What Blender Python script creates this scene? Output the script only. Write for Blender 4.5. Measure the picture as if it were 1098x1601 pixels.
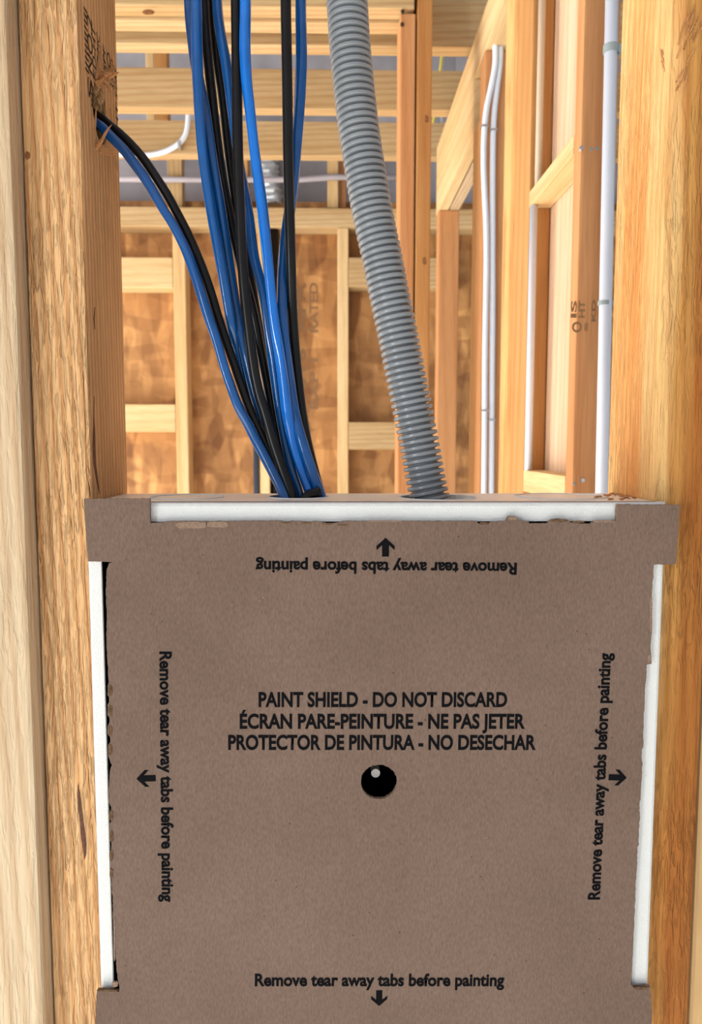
import bpy, bmesh, math, random
from mathutils import Vector, Matrix, noise as mnoise

random.seed(7)
S = bpy.context.scene
COL = S.collection
for o in list(bpy.data.objects):
    bpy.data.objects.remove(o)

# ---------------------------------------------------------------- camera
H = 1.70                                   # eye height above the floor
F_PX, PITCH, YAW, ROLL = 1196.96, 0.0889106, 0.0212475, 0.00082
cp, sp, cy, sy = math.cos(PITCH), math.sin(PITCH), math.cos(YAW), math.sin(YAW)
FWD = Vector((sy * cp, cy * cp, -sp))
RIGHT = Vector((cy, -sy, 0))
UP = RIGHT.cross(FWD)
RIGHT, UP = RIGHT * math.cos(ROLL) + UP * math.sin(ROLL), UP * math.cos(ROLL) - RIGHT * math.sin(ROLL)
cam_data = bpy.data.cameras.new('camera')
cam = bpy.data.objects.new('camera', cam_data)
COL.objects.link(cam)
cam.matrix_world = Matrix(((RIGHT.x, UP.x, -FWD.x, 0), (RIGHT.y, UP.y, -FWD.y, 0), (RIGHT.z, UP.z, -FWD.z, H), (0, 0, 0, 1)))
cam_data.sensor_fit = 'VERTICAL'
cam_data.sensor_height = 36.0
cam_data.lens = 36.0 * F_PX / 1601.0
cam_data.clip_start = 0.01
cam_data.dof.use_dof = True
cam_data.dof.focus_distance = 0.52
cam_data.dof.aperture_fstop = 14.0
S.camera = cam

# ---------------------------------------------------------------- daylight, exposure
S.view_settings.view_transform = 'Standard'
S.view_settings.look = 'None'
S.view_settings.exposure = 0.0
S.view_settings.gamma = 1.0
S.view_settings.use_curve_mapping = False
W = bpy.data.worlds.new('daylight')
S.world = W
W.use_nodes = True
bg = W.node_tree.nodes['Background']
bg.inputs['Color'].default_value = (0.90, 0.95, 1.0, 1)
bg.inputs['Strength'].default_value = 0.60
sun_d = bpy.data.lights.new('sun', 'SUN')
sun_d.energy = 20.0
sun_d.angle = math.radians(1.0)
sun_d.color = (1.0, 0.96, 0.90)
sun = bpy.data.objects.new('sun', sun_d)
COL.objects.link(sun)
sun.rotation_euler = Vector((0.70, 0.12, -0.72)).to_track_quat('-Z', 'Y').to_euler()
# the open side of the house frame on the left, a large soft source of daylight
win_d = bpy.data.lights.new('open_side_daylight', 'AREA')
win_d.shape = 'RECTANGLE'
win_d.size, win_d.size_y = 3.0, 2.2
win_d.energy = 95
win_d.color = (1.0, 0.95, 0.88)
win = bpy.data.objects.new('open_side_daylight', win_d)
COL.objects.link(win)
win.location = (-2.9, 1.3, 1.5)
win.rotation_euler = Vector((1, 0, 0)).to_track_quat('-Z', 'Z').to_euler()

# area light added behind us on the left for highlights on the cables
glint_d = bpy.data.lights.new('cable_glint_light', 'AREA')
glint_d.shape = 'RECTANGLE'
glint_d.size, glint_d.size_y = 0.32, 1.1
glint_d.energy = 33
glint_d.color = (0.92, 0.97, 1.0)
glint = bpy.data.objects.new('cable_glint_light', glint_d)
COL.objects.link(glint)
glint.location = (-2.2, -1.9, 1.72)
glint.rotation_euler = Vector((2.2, 2.4, -0.05)).to_track_quat('-Z', 'Y').to_euler()

# ---------------------------------------------------------------- picture measurements -> places
def ray(px, py):
    return FWD + RIGHT * ((px - 549.0) / F_PX) + UP * ((800.5 - py) / F_PX)


def at_y(px, py, Y):
    d = ray(px, py)
    return Vector((0, 0, H)) + d * (Y / d.y)


def at_x(px, py, X):
    d = ray(px, py)
    return Vector((0, 0, H)) + d * (X / d.x)


def at_z(px, py, Z):
    d = ray(px, py)
    return Vector((0, 0, H)) + d * ((Z - H) / d.z)


# the box between the studs (metres)
YF = 0.4878                     # front of the box rim
XL, XR = -0.1577, 0.2106        # inner faces of the two studs
YS, YB = 0.5009, 0.5900         # front and back of the studs
ZT = H - 0.0374                 # top of the box
ZB = H - 0.4000                 # bottom of the box
YSH = YF - 0.0042               # front of the cardboard shield


# ---------------------------------------------------------------- materials
def nodes_of(name):
    m = bpy.data.materials.new(name)
    m.use_nodes = True
    nt = m.node_tree
    return m, nt, nt.nodes, nt.links, nt.nodes['Principled BSDF']


def ramp(N, stops):
    r = N.new('ShaderNodeValToRGB')
    el = r.color_ramp.elements
    while len(el) < len(stops):
        el.new(0.5)
    for e, (p, c) in zip(el, stops):
        e.position = p
        e.color = (c[0], c[1], c[2], 1)
    return r


def math_node(N, op, v=None):
    n = N.new('ShaderNodeMath')
    n.operation = op
    if v is not None:
        n.inputs[1].default_value = v
    return n


def wood(name, light, dark, rings=45.0, ring_mix=0.35, saw=0.0, stain=None, fine=0.4, rough=0.75, bump=0.25, wide=14.0, heart=(), distort=5.0, tear=300, tear_z=0.13):
    """Sawn softwood with the grain along the object's own Z."""
    m, nt, N, L, B = nodes_of(name)
    tc = N.new('ShaderNodeTexCoord')
    oi = N.new('ShaderNodeObjectInfo')
    off = N.new('ShaderNodeVectorMath'); off.operation = 'SCALE'
    comb = N.new('ShaderNodeCombineXYZ')
    L.new(oi.outputs['Random'], comb.inputs[0]); L.new(oi.outputs['Random'], comb.inputs[1]); L.new(oi.outputs['Random'], comb.inputs[2])
    L.new(comb.outputs[0], off.inputs[0]); off.inputs['Scale'].default_value = 7.0
    add = N.new('ShaderNodeVectorMath'); add.operation = 'ADD'
    L.new(tc.outputs['Object'], add.inputs[0]); L.new(off.outputs[0], add.inputs[1])

    def mapped(sx, sy, sz):
        mp = N.new('ShaderNodeMapping')
        mp.inputs['Scale'].default_value = (sx, sy, sz)
        L.new(add.outputs[0], mp.inputs['Vector'])
        return mp.outputs[0]
    # broad colour drift
    n1 = N.new('ShaderNodeTexNoise'); n1.inputs['Scale'].default_value = wide; n1.inputs['Detail'].default_value = 3
    L.new(mapped(1, 1, 0.09), n1.inputs['Vector'])
    # growth rings seen as lines
    wv = N.new('ShaderNodeTexWave'); wv.wave_type = 'BANDS'; wv.bands_direction = 'DIAGONAL'
    wv.inputs['Scale'].default_value = rings; wv.inputs['Distortion'].default_value = distort
    wv.inputs['Detail'].default_value = 2.5; wv.inputs['Detail Scale'].default_value = 0.6
    L.new(mapped(1, 1, 0.035), wv.inputs['Vector'])
    # fibre
    n2 = N.new('ShaderNodeTexNoise'); n2.inputs['Scale'].default_value = 420; n2.inputs['Detail'].default_value = 4
    L.new(mapped(1, 1, 0.04), n2.inputs['Vector'])
    r1 = ramp(N, [(0.32, dark), (0.66, light)])
    L.new(n1.outputs['Fac'], r1.inputs['Fac'])
    mx = N.new('ShaderNodeMixRGB'); mx.blend_type = 'MULTIPLY'
    pw = math_node(N, 'POWER', 2.2); L.new(wv.outputs['Fac'], pw.inputs[0])
    f1 = math_node(N, 'MULTIPLY', ring_mix); L.new(pw.outputs[0], f1.inputs[0])
    L.new(f1.outputs[0], mx.inputs['Fac']); L.new(r1.outputs['Color'], mx.inputs['Color1'])
    mx.inputs['Color2'].default_value = (0.66, 0.42, 0.24, 1)
    mx2 = N.new('ShaderNodeMixRGB'); mx2.blend_type = 'MULTIPLY'; mx2.inputs['Fac'].default_value = fine
    r2 = ramp(N, [(0.3, (0.62, 0.55, 0.48)), (0.6, (1, 1, 1))])
    L.new(n2.outputs['Fac'], r2.inputs['Fac'])
    L.new(mx.outputs[0], mx2.inputs['Color1']); L.new(r2.outputs['Color'], mx2.inputs['Color2'])
    col = mx2.outputs[0]
    if stain:
        n4 = N.new('ShaderNodeTexNoise'); n4.inputs['Scale'].default_value = 26; n4.inputs['Detail'].default_value = 4
        L.new(mapped(1.6, 1.6, 0.22), n4.inputs['Vector'])
        r4 = ramp(N, [(0.47, (0, 0, 0)), (0.62, (1, 1, 1))]); L.new(n4.outputs['Fac'], r4.inputs['Fac'])
        f4 = math_node(N, 'MULTIPLY', 0.75); L.new(r4.outputs['Color'], f4.inputs[0])
        mx4 = N.new('ShaderNodeMixRGB'); L.new(f4.outputs[0], mx4.inputs['Fac'])
        L.new(col, mx4.inputs['Color1']); mx4.inputs['Color2'].default_value = (*stain, 1)
        col = mx4.outputs[0]
    for (axis, p0, p1, tone, amount, mid) in heart:      # heartwood on one side of the board, or in a band about `mid`
        sx = N.new('ShaderNodeSeparateXYZ'); L.new(tc.outputs['Object'], sx.inputs[0])
        nh = N.new('ShaderNodeTexNoise'); nh.inputs['Scale'].default_value = 30; nh.inputs['Detail'].default_value = 4
        L.new(mapped(1, 1, 0.12), nh.inputs['Vector'])
        wob = math_node(N, 'MULTIPLY_ADD', 0.016); wob.inputs[2].default_value = -0.008
        L.new(nh.outputs['Fac'], wob.inputs[0])
        ad = math_node(N, 'ADD'); L.new(sx.outputs[axis], ad.inputs[0]); L.new(wob.outputs[0], ad.inputs[1])
        if mid is not None:
            sb = math_node(N, 'SUBTRACT', mid); L.new(ad.outputs[0], sb.inputs[0])
            ad = math_node(N, 'ABSOLUTE'); L.new(sb.outputs[0], ad.inputs[0])
        mr = N.new('ShaderNodeMapRange'); mr.interpolation_type = 'SMOOTHSTEP'
        mr.inputs['From Min'].default_value = p0; mr.inputs['From Max'].default_value = p1
        mr.inputs['To Min'].default_value = 0; mr.inputs['To Max'].default_value = amount
        L.new(ad.outputs[0], mr.inputs['Value'])
        mh_ = N.new('ShaderNodeMixRGB'); mh_.blend_type = 'MULTIPLY'; L.new(mr.outputs[0], mh_.inputs['Fac'])
        L.new(col, mh_.inputs['Color1']); mh_.inputs['Color2'].default_value = (*tone, 1)
        col = mh_.outputs[0]
    L.new(col, B.inputs['Base Color'])
    B.inputs['Roughness'].default_value = rough
    B.inputs['Specular IOR Level'].default_value = 0.25
    bp = N.new('ShaderNodeBump'); bp.inputs['Strength'].default_value = bump; bp.inputs['Distance'].default_value = 0.0006
    hsum = math_node(N, 'ADD'); L.new(n2.outputs['Fac'], hsum.inputs[0]); L.new(pw.outputs[0], hsum.inputs[1])
    L.new(hsum.outputs[0], bp.inputs['Height'])
    last = bp
    if saw > 0:
        n3 = N.new('ShaderNodeTexNoise'); n3.inputs['Scale'].default_value = tear; n3.inputs['Detail'].default_value = 3
        n3.inputs['Distortion'].default_value = 0.9
        L.new(mapped(1, 1, tear_z), n3.inputs['Vector'])
        # torn patches come and go along the board
        n5 = N.new('ShaderNodeTexNoise'); n5.inputs['Scale'].default_value = 11; n5.inputs['Detail'].default_value = 2
        L.new(mapped(1, 1, 0.8), n5.inputs['Vector'])
        r5 = ramp(N, [(0.36, (0.25,) * 3), (0.6, (1, 1, 1))]); L.new(n5.outputs['Fac'], r5.inputs['Fac'])
        r3 = ramp(N, [(0.36, (0, 0, 0)), (0.56, (1, 1, 1))]); L.new(n3.outputs['Fac'], r3.inputs['Fac'])
        mh = math_node(N, 'MULTIPLY'); L.new(r3.outputs['Color'], mh.inputs[0]); L.new(r5.outputs['Color'], mh.inputs[1])
        b2 = N.new('ShaderNodeBump'); b2.inputs['Strength'].default_value = min(1.0, saw); b2.inputs['Distance'].default_value = 0.0016
        L.new(mh.outputs[0], b2.inputs['Height']); L.new(bp.outputs[0], b2.inputs['Normal'])
        last = b2
    L.new(last.outputs[0], B.inputs['Normal'])
    return m


def plain(name, colour, rough=0.5, spec=0.5, bump=None, metal=0.0, coat=0.0, mottle=None):
    """bump = (scale, strength, distance); mottle = (scale, amount)"""
    m, nt, N, L, B = nodes_of(name)
    B.inputs['Base Color'].default_value = (*colour, 1)
    B.inputs['Roughness'].default_value = rough
    B.inputs['Specular IOR Level'].default_value = spec
    B.inputs['Metallic'].default_value = metal
    B.inputs['Coat Weight'].default_value = coat
    tc = N.new('ShaderNodeTexCoord')
    if mottle:
        n = N.new('ShaderNodeTexNoise'); n.inputs['Scale'].default_value = mottle[0]; n.inputs['Detail'].default_value = 5
        L.new(tc.outputs['Object'], n.inputs['Vector'])
        k = mottle[1]
        r = ramp(N, [(0.3, tuple(c * (1 - k) for c in colour)), (0.7, tuple(min(1, c * (1 + k)) for c in colour))])
        L.new(n.outputs['Fac'], r.inputs['Fac']); L.new(r.outputs['Color'], B.inputs['Base Color'])
    if bump:
        n = N.new('ShaderNodeTexNoise'); n.inputs['Scale'].default_value = bump[0]; n.inputs['Detail'].default_value = 2
        L.new(tc.outputs['Object'], n.inputs['Vector'])
        b = N.new('ShaderNodeBump'); b.inputs['Strength'].default_value = bump[1]; b.inputs['Distance'].default_value = bump[2]
        L.new(n.outputs['Fac'], b.inputs['Height']); L.new(b.outputs[0], B.inputs['Normal'])
    return m


def cardboard(name, c):
    m, nt, N, L, B = nodes_of(name)
    tc = N.new('ShaderNodeTexCoord')
    mp = N.new('ShaderNodeMapping'); mp.inputs['Scale'].default_value = (1, 1, 0.35)
    L.new(tc.outputs['Object'], mp.inputs['Vector'])
    a = N.new('ShaderNodeTexNoise'); a.inputs['Scale'].default_value = 900; a.inputs['Detail'].default_value = 3
    L.new(mp.outputs[0], a.inputs['Vector'])
    b = N.new('ShaderNodeTexNoise'); b.inputs['Scale'].default_value = 14; b.inputs['Detail'].default_value = 4
    L.new(tc.outputs['Object'], b.inputs['Vector'])
    ra = ramp(N, [(0.25, tuple(x * 0.80 for x in c)), (0.75, tuple(x * 1.2 for x in c))])
    L.new(a.outputs['Fac'], ra.inputs['Fac'])
    rb = ramp(N, [(0.3, (0.9, 0.89, 0.88)), (0.7, (1.06, 1.06, 1.07))]); L.new(b.outputs['Fac'], rb.inputs['Fac'])
    mx = N.new('ShaderNodeMixRGB'); mx.blend_type = 'MULTIPLY'; mx.inputs['Fac'].default_value = 1
    L.new(ra.outputs['Color'], mx.inputs['Color1']); L.new(rb.outputs['Color'], mx.inputs['Color2'])
    # sparse dark fibres
    v = N.new('ShaderNodeTexVoronoi'); v.inputs['Scale'].default_value = 70
    L.new(tc.outputs['Object'], v.inputs['Vector'])
    rv = ramp(N, [(0.035, (0.45, 0.4, 0.36)), (0.055, (1, 1, 1))]); L.new(v.outputs['Distance'], rv.inputs['Fac'])
    mz = N.new('ShaderNodeMixRGB'); mz.blend_type = 'MULTIPLY'; mz.inputs['Fac'].default_value = 0.8
    L.new(mx.outputs[0], mz.inputs['Color1']); L.new(rv.outputs['Color'], mz.inputs['Color2'])
    L.new(mz.outputs[0], B.inputs['Base Color'])
    B.inputs['Roughness'].default_value = 0.85; B.inputs['Specular IOR Level'].default_value = 0.2
    bp = N.new('ShaderNodeBump'); bp.inputs['Strength'].default_value = 0.35; bp.inputs['Distance'].default_value = 0.0004
    L.new(a.outputs['Fac'], bp.inputs['Height']); L.new(bp.outputs[0], B.inputs['Normal'])
    return m


def osb(name):
    m, nt, N, L, B = nodes_of(name)
    tc = N.new('ShaderNodeTexCoord')
    col = None
    for i, (rot, sc, amt) in enumerate([((0, .35, 0), (26, 26, 9), .8), ((0, -.5, 0), (11, 11, 30), .55), ((0, 1.1, 0), (34, 34, 12), .5)]):
        mp = N.new('ShaderNodeMapping'); mp.inputs['Rotation'].default_value = rot; mp.inputs['Scale'].default_value = sc
        L.new(tc.outputs['Object'], mp.inputs['Vector'])
        v = N.new('ShaderNodeTexVoronoi'); v.inputs['Scale'].default_value = 1.0; v.feature = 'SMOOTH_F1'; v.inputs['Smoothness'].default_value = .35
        L.new(mp.outputs[0], v.inputs['Vector'])
        sep = N.new('ShaderNodeSeparateColor'); L.new(v.outputs['Color'], sep.inputs[0])
        r = ramp(N, [(0.05, (0.56, 0.46, 0.36)), (0.45, (1, 1, 1)), (0.8, (1.06, 1.07, 1.08)), (1.0, (1.5, 1.62, 1.75))])
        L.new(sep.outputs[i], r.inputs['Fac'])
        mx = N.new('ShaderNodeMixRGB'); mx.blend_type = 'MULTIPLY'; mx.inputs['Fac'].default_value = amt
        if col is None:
            mx.inputs['Color1'].default_value = (0.42, 0.205, 0.068, 1)
        else:
            L.new(col, mx.inputs['Color1'])
        L.new(r.outputs['Color'], mx.inputs['Color2'])
        col = mx.outputs[0]
    b = N.new('ShaderNodeTexNoise'); b.inputs['Scale'].default_value = 6; b.inputs['Detail'].default_value = 6
    L.new(tc.outputs['Object'], b.inputs['Vector'])
    rb = ramp(N, [(0.3, (0.78, 0.74, 0.68)), (0.7, (1.15, 1.15, 1.15))]); L.new(b.outputs['Fac'], rb.inputs['Fac'])
    mx = N.new('ShaderNodeMixRGB'); mx.blend_type = 'MULTIPLY'; mx.inputs['Fac'].default_value = 1
    L.new(col, mx.inputs['Color1']); L.new(rb.outputs['Color'], mx.inputs['Color2'])
    L.new(mx.outputs[0], B.inputs['Base Color'])
    B.inputs['Roughness'].default_value = 0.7
    return m


M = {
    'fir_rough': wood('fir_rough_sawn', (0.83, 0.525, 0.265), (0.71, 0.41, 0.178), rings=95, ring_mix=0.6, saw=1.0, bump=0.8, distort=2.2, tear=520, tear_z=.09),
    'fir_knotty': wood('fir_streaked', (0.80, 0.49, 0.20), (0.62, 0.29, 0.09), rings=55, ring_mix=0.30, saw=0.9, stain=(0.62, 0.235, 0.062), bump=0.5),
    'fir_heart': wood('fir_heart_and_sap', (0.86, 0.60, 0.27), (0.74, 0.42, 0.15), rings=70, ring_mix=0.30, saw=0.9, stain=(0.70, 0.33, 0.10), bump=0.5, distort=2.5, tear=420, tear_z=.12, heart=[(0, -.014, -.006, (0.66, 0.50, 0.31), 1.0, None), (0, -.004, .006, (0.72, 0.56, 0.42), 1.0, None), (1, .030, .012, (0.98, 0.66, 0.44), 0.62, .0025)]),
    'pale': wood('pale_spruce', (0.66, 0.52, 0.345), (0.59, 0.435, 0.27), rings=60, ring_mix=0.35, saw=0.5),
    'cream': wood('cream_spruce', (0.76, 0.56, 0.30), (0.66, 0.43, 0.19), rings=20, ring_mix=0.22),
    'joist': wood('pine_joist', (0.58, 0.415, 0.22), (0.47, 0.305, 0.135), rings=40, ring_mix=0.35),
    'reddish': wood('reddish_fir', (0.62, 0.315, 0.135), (0.50, 0.225, 0.085), rings=20, ring_mix=0.25),
    'pink_board': wood('pinkish_board', (0.78, 0.56, 0.39), (0.66, 0.43, 0.27), rings=30, ring_mix=0.2),
    'amber': wood('amber_fir', (0.60, 0.33, 0.125), (0.47, 0.22, 0.068), rings=18, ring_mix=0.30),
    'osb': osb('strand_board'),
    'card': cardboard('brown_cardboard', (0.160, 0.107, 0.080)),
    'torn': plain('torn_cardboard', (0.235, 0.160, 0.115), 0.95, 0.1, mottle=(900, 0.35)),
    'torn_dark': plain('torn_cardboard_core', (0.115, 0.068, 0.038), 0.95, 0.1, mottle=(700, 0.45)),
    'ink': plain('black_ink', (0.006, 0.006, 0.007), 0.9, 0.03),
    'stamp': plain('faded_stamp_ink', (0.055, 0.036, 0.024), 0.8, 0.1),
    'stamp_soft': plain('weathered_stamp_ink', (0.27, 0.15, 0.075), 0.8, 0.1),
    'white': plain('white_textured_plastic', (0.69, 0.695, 0.68), 0.5, 0.35, bump=(1150, 0.6, 0.0008)),
    'white_flat': plain('white_plastic_bounce_tint', (0.88, 0.81, 0.70), 0.36, 0.5, bump=(900, 0.2, 0.0003)),  # beige in the white stands for light reflected off the wood
    'black_in': plain('interior_dark', (0.004, 0.004, 0.004), 0.9, 0.05),  # shade of the box interior put into the colour
    'peg': plain('pale_grey_post', (0.80, 0.76, 0.70), 0.4, 0.4),
    'blue': plain('blue_cable_jacket', (0.005, 0.075, 0.26), 0.10, 0.6, mottle=(60, 0.12)),
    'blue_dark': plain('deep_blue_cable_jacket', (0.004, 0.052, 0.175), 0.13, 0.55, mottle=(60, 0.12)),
    'blue_bright': plain('bright_blue_cable_jacket', (0.004, 0.135, 0.52), 0.10, 0.6, mottle=(60, 0.1)),
    'black': plain('black_cable_jacket', (0.007, 0.006, 0.006), 0.30, 0.28, mottle=(90, 0.2)),
    'conduit': plain('grey_conduit', (0.215, 0.23, 0.245), 0.27, 0.5, mottle=(40, 0.06)),
    'pvc': plain('white_pipe', (0.66, 0.70, 0.78), 0.35, 0.4),
    'dull_pipe': plain('dull_lilac_pipe', (0.40, 0.36, 0.38), 0.6, 0.2),
    'tan_pipe': plain('tan_pipe', (0.56, 0.46, 0.34), 0.5, 0.3),
    'clamp': plain('grey_clamp', (0.28, 0.33, 0.33), 0.45, 0.4),
    'white_cable': plain('white_cable', (0.74, 0.80, 0.88), 0.45, 0.4),
    'steel': plain('galvanised_steel', (0.55, 0.56, 0.57), 0.35, 0.5, metal=0.9),
    'foil': plain('foil_duct', (0.62, 0.66, 0.68), 0.35, 0.5, metal=0.6),
    'deck': plain('grey_roof_deck', (0.30, 0.29, 0.33), 0.9, 0.1, mottle=(3, 0.2)),
    'gable': plain('grey_gable_board', (0.33, 0.32, 0.345), 0.9, 0.1, mottle=(5, 0.25)),
    'concrete': plain('concrete_slab', (0.62, 0.62, 0.60), 0.9, 0.2, mottle=(4, 0.15)),
    'yellow': plain('yellow_wire', (0.75, 0.60, 0.10), 0.5, 0.3),
    'slate_pipe': plain('slate_pipe', (0.055, 0.075, 0.11), 0.5, 0.3),
    'pitch': plain('dark_pitch', (0.10, 0.035, 0.018), 0.6, 0.3, mottle=(300, 0.5)),
    'knot': plain('brown_knot', (0.24, 0.10, 0.035), 0.7, 0.2, mottle=(200, 0.4)),
    'splinter': wood('splintered_fir', (0.62, 0.32, 0.13), (0.42, 0.19, 0.07), rings=60, ring_mix=0.3, saw=0.5),
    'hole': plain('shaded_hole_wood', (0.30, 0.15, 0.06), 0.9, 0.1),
}


# ---------------------------------------------------------------- builders
def link(name, bm, mat, parent=None, smooth=False):
    me = bpy.data.meshes.new(name)
    bmesh.ops.recalc_face_normals(bm, faces=bm.faces)
    bm.to_mesh(me)
    bm.free()
    mats = mat if isinstance(mat, (list, tuple)) else [mat]
    for k in mats:
        me.materials.append(M[k])
    if smooth:
        me.polygons.foreach_set('use_smooth', [True] * len(me.polygons))
    o = bpy.data.objects.new(name, me)
    COL.objects.link(o)
    if parent is not None:
        o.parent = parent
    return o


def tag(o, label=None, cat=None, group=None, kind=None):
    if label: o['label'] = label
    if cat: o['category'] = cat
    if group: o['group'] = group
    if kind: o['kind'] = kind
    return o


def empty(name, loc=(0, 0, 0)):
    o = bpy.data.objects.new(name, None)
    o.location = loc
    o.empty_display_size = 0.05
    COL.objects.link(o)
    return o


def add_box(bm, x0, x1, y0, y1, z0, z1, bevel=0.0, seg=2):
    r = bmesh.ops.create_cube(bm, size=1.0)
    vs = r['verts']
    for v in vs:
        v.co = Vector(((x0 + x1) / 2 + v.co.x * (x1 - x0), (y0 + y1) / 2 + v.co.y * (y1 - y0), (z0 + z1) / 2 + v.co.z * (z1 - z0)))
    if bevel > 0:
        es = list({e for v in vs for e in v.link_edges})
        bmesh.ops.bevel(bm, geom=es, offset=bevel, segments=seg, affect='EDGES', profile=0.6)


def lumber(name, label, cat, x0, x1, y0, y1, z0, z1, mat, group=None, bevel=0.003, parent=None):
    """A sawn board; its grain runs along its longest side (the object's own Z). z is absolute."""
    d = (x1 - x0, y1 - y0, z1 - z0)
    ax = d.index(max(d))
    c = Vector(((x0 + x1) / 2, (y0 + y1) / 2, (z0 + z1) / 2))
    bm = bmesh.new()
    if ax == 2:
        add_box(bm, -d[0] / 2, d[0] / 2, -d[1] / 2, d[1] / 2, 0, d[2], bevel)
        rot, loc = (0, 0, 0), Vector((c.x, c.y, z0))
    elif ax == 1:      # local z -> world y, local y -> world -z
        add_box(bm, -d[0] / 2, d[0] / 2, -d[2] / 2, d[2] / 2, 0, d[1], bevel)
        rot, loc = (-math.pi / 2, 0, 0), Vector((c.x, y0, c.z))
    else:              # local z -> world x
        add_box(bm, -d[2] / 2, d[2] / 2, -d[1] / 2, d[1] / 2, 0, d[0], bevel)
        rot, loc = (0, math.pi / 2, 0), Vector((x0, c.y, c.z))
    o = link(name, bm, mat, parent)
    o.rotation_euler = rot
    o.location = loc
    tag(o, label, cat, group)
    bpy.context.view_layer.update()
    return o


def child_at(o, name, bm, mat, smooth=False):
    """A part given in world coordinates, parented to o without moving."""
    c = link(name, bm, mat, o, smooth)
    c.matrix_parent_inverse = o.matrix_world.inverted()
    return c


def smooth_path(pts, step):
    """Catmull-Rom through pts, resampled at an even step."""
    P = [Vector(p) for p in pts]
    P = [P[0] * 2 - P[1]] + P + [P[-1] * 2 - P[-2]]
    dense = []
    for i in range(1, len(P) - 2):
        a, b, c, d = P[i - 1], P[i], P[i + 1], P[i + 2]
        for k in range(14):
            t = k / 14
            dense.append(0.5 * ((2 * b) + (c - a) * t + (2 * a - 5 * b + 4 * c - d) * t * t + (3 * b - a - 3 * c + d) * t ** 3))
    dense.append(P[-2])
    for _ in range(16):     # relax measuring wobble
        dense = [dense[0]] + [(dense[i - 1] + dense[i] * 2 + dense[i + 1]) / 4 for i in range(1, len(dense) - 1)] + [dense[-1]]
    out = [dense[0]]
    acc = 0.0
    for i in range(1, len(dense)):
        seg = dense[i] - dense[i - 1]
        ln = seg.length
        while ln > 1e-9 and acc + ln >= step:
            q = dense[i] - seg * ((acc + ln - step) / ln)
            out.append(q.copy())
            acc -= step
        acc += ln
    return out


def tube(bm, path, radius, n=16, cap=True, twist=0.0, lobes=0, lobe_amp=0.0):
    """radius: number or function(arc length)."""
    rings = []
    nrm = None
    s = 0.0
    for i, p in enumerate(path):
        t = (path[min(i + 1, len(path) - 1)] - path[max(i - 1, 0)]).normalized()
        if nrm is None:
            nrm = t.orthogonal().normalized()
        nrm = (nrm - t * nrm.dot(t)).normalized()
        b = t.cross(nrm)
        if i:
            s += (p - path[i - 1]).length
        r = radius(s) if callable(radius) else radius
        ring = []
        for k in range(n):
            a = 2 * math.pi * k / n
            rr = r * (1 + lobe_amp * math.cos(lobes * (a - twist * s))) if lobes else r
            ring.append(bm.verts.new(p + (nrm * math.cos(a) + b * math.sin(a)) * rr))
        rings.append(ring)
    for i in range(len(rings) - 1):
        for k in range(n):
            bm.faces.new((rings[i][k], rings[i][(k + 1) % n], rings[i + 1][(k + 1) % n], rings[i + 1][k]))
    if cap:
        bm.faces.new(rings[0][::-1]); bm.faces.new(rings[-1])


def add_cylinder(bm, p0, p1, r, n=24):
    tube(bm, [Vector(p0), (Vector(p0) + Vector(p1)) / 2, Vector(p1)], r, n)


def boolean_cut(o, cutters):
    """Cut the cutter objects out of o's mesh, then remove them."""
    for c in cutters:
        md = o.modifiers.new('cut', 'BOOLEAN')
        md.operation = 'DIFFERENCE'; md.solver = 'EXACT'; md.object = c
    bpy.context.view_layer.update()
    dg = bpy.context.evaluated_depsgraph_get()
    me = bpy.data.meshes.new_from_object(o.evaluated_get(dg))
    o.modifiers.clear()
    o.data = me
    for c in cutters:
        bpy.data.objects.remove(c)


def text_mesh(body, weight=0.0):
    cu = bpy.data.curves.new('t', 'FONT')
    cu.body = body
    cu.size = 1.0
    cu.offset = weight
    cu.resolution_u = 4
    o = bpy.data.objects.new('t', cu)
    COL.objects.link(o)
    bpy.context.view_layer.update()
    me = bpy.data.meshes.new_from_object(o.evaluated_get(bpy.context.evaluated_depsgraph_get()))
    bpy.data.objects.remove(o)
    return me


CAP = None


def cap_height():
    global CAP
    if CAP is None:
        me = text_mesh('H')
        CAP = max(v.co.y for v in me.vertices) - min(v.co.y for v in me.vertices)
    return CAP


def lettering(name, body, start, direction, up, length, cap, mat, parent, weight=0.034, lift=0.00015):
    """Flat lettering: starts at `start` (left end of the baseline), `length` long, capitals `cap` high."""
    me = text_mesh(body, weight)
    xs = [v.co.x for v in me.vertices]
    x0, x1 = min(xs), max(xs)
    kx, ky = length / (x1 - x0), cap / cap_height()
    d, u = Vector(direction).normalized(), Vector(up).normalized()
    n = d.cross(u).normalized()
    for v in me.vertices:
        v.co = Vector(start) + d * ((v.co.x - x0) * kx) + u * (v.co.y * ky) + n * lift
    bm = bmesh.new(); bm.from_mesh(me)
    return child_at(parent, name, bm, mat)


def polygon_part(name, pts, mat, parent):
    bm = bmesh.new()
    bm.faces.new([bm.verts.new(p) for p in pts])
    bm.normal_update()
    bmesh.ops.triangulate(bm, faces=bm.faces[:])
    return child_at(parent, name, bm, mat)


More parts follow.
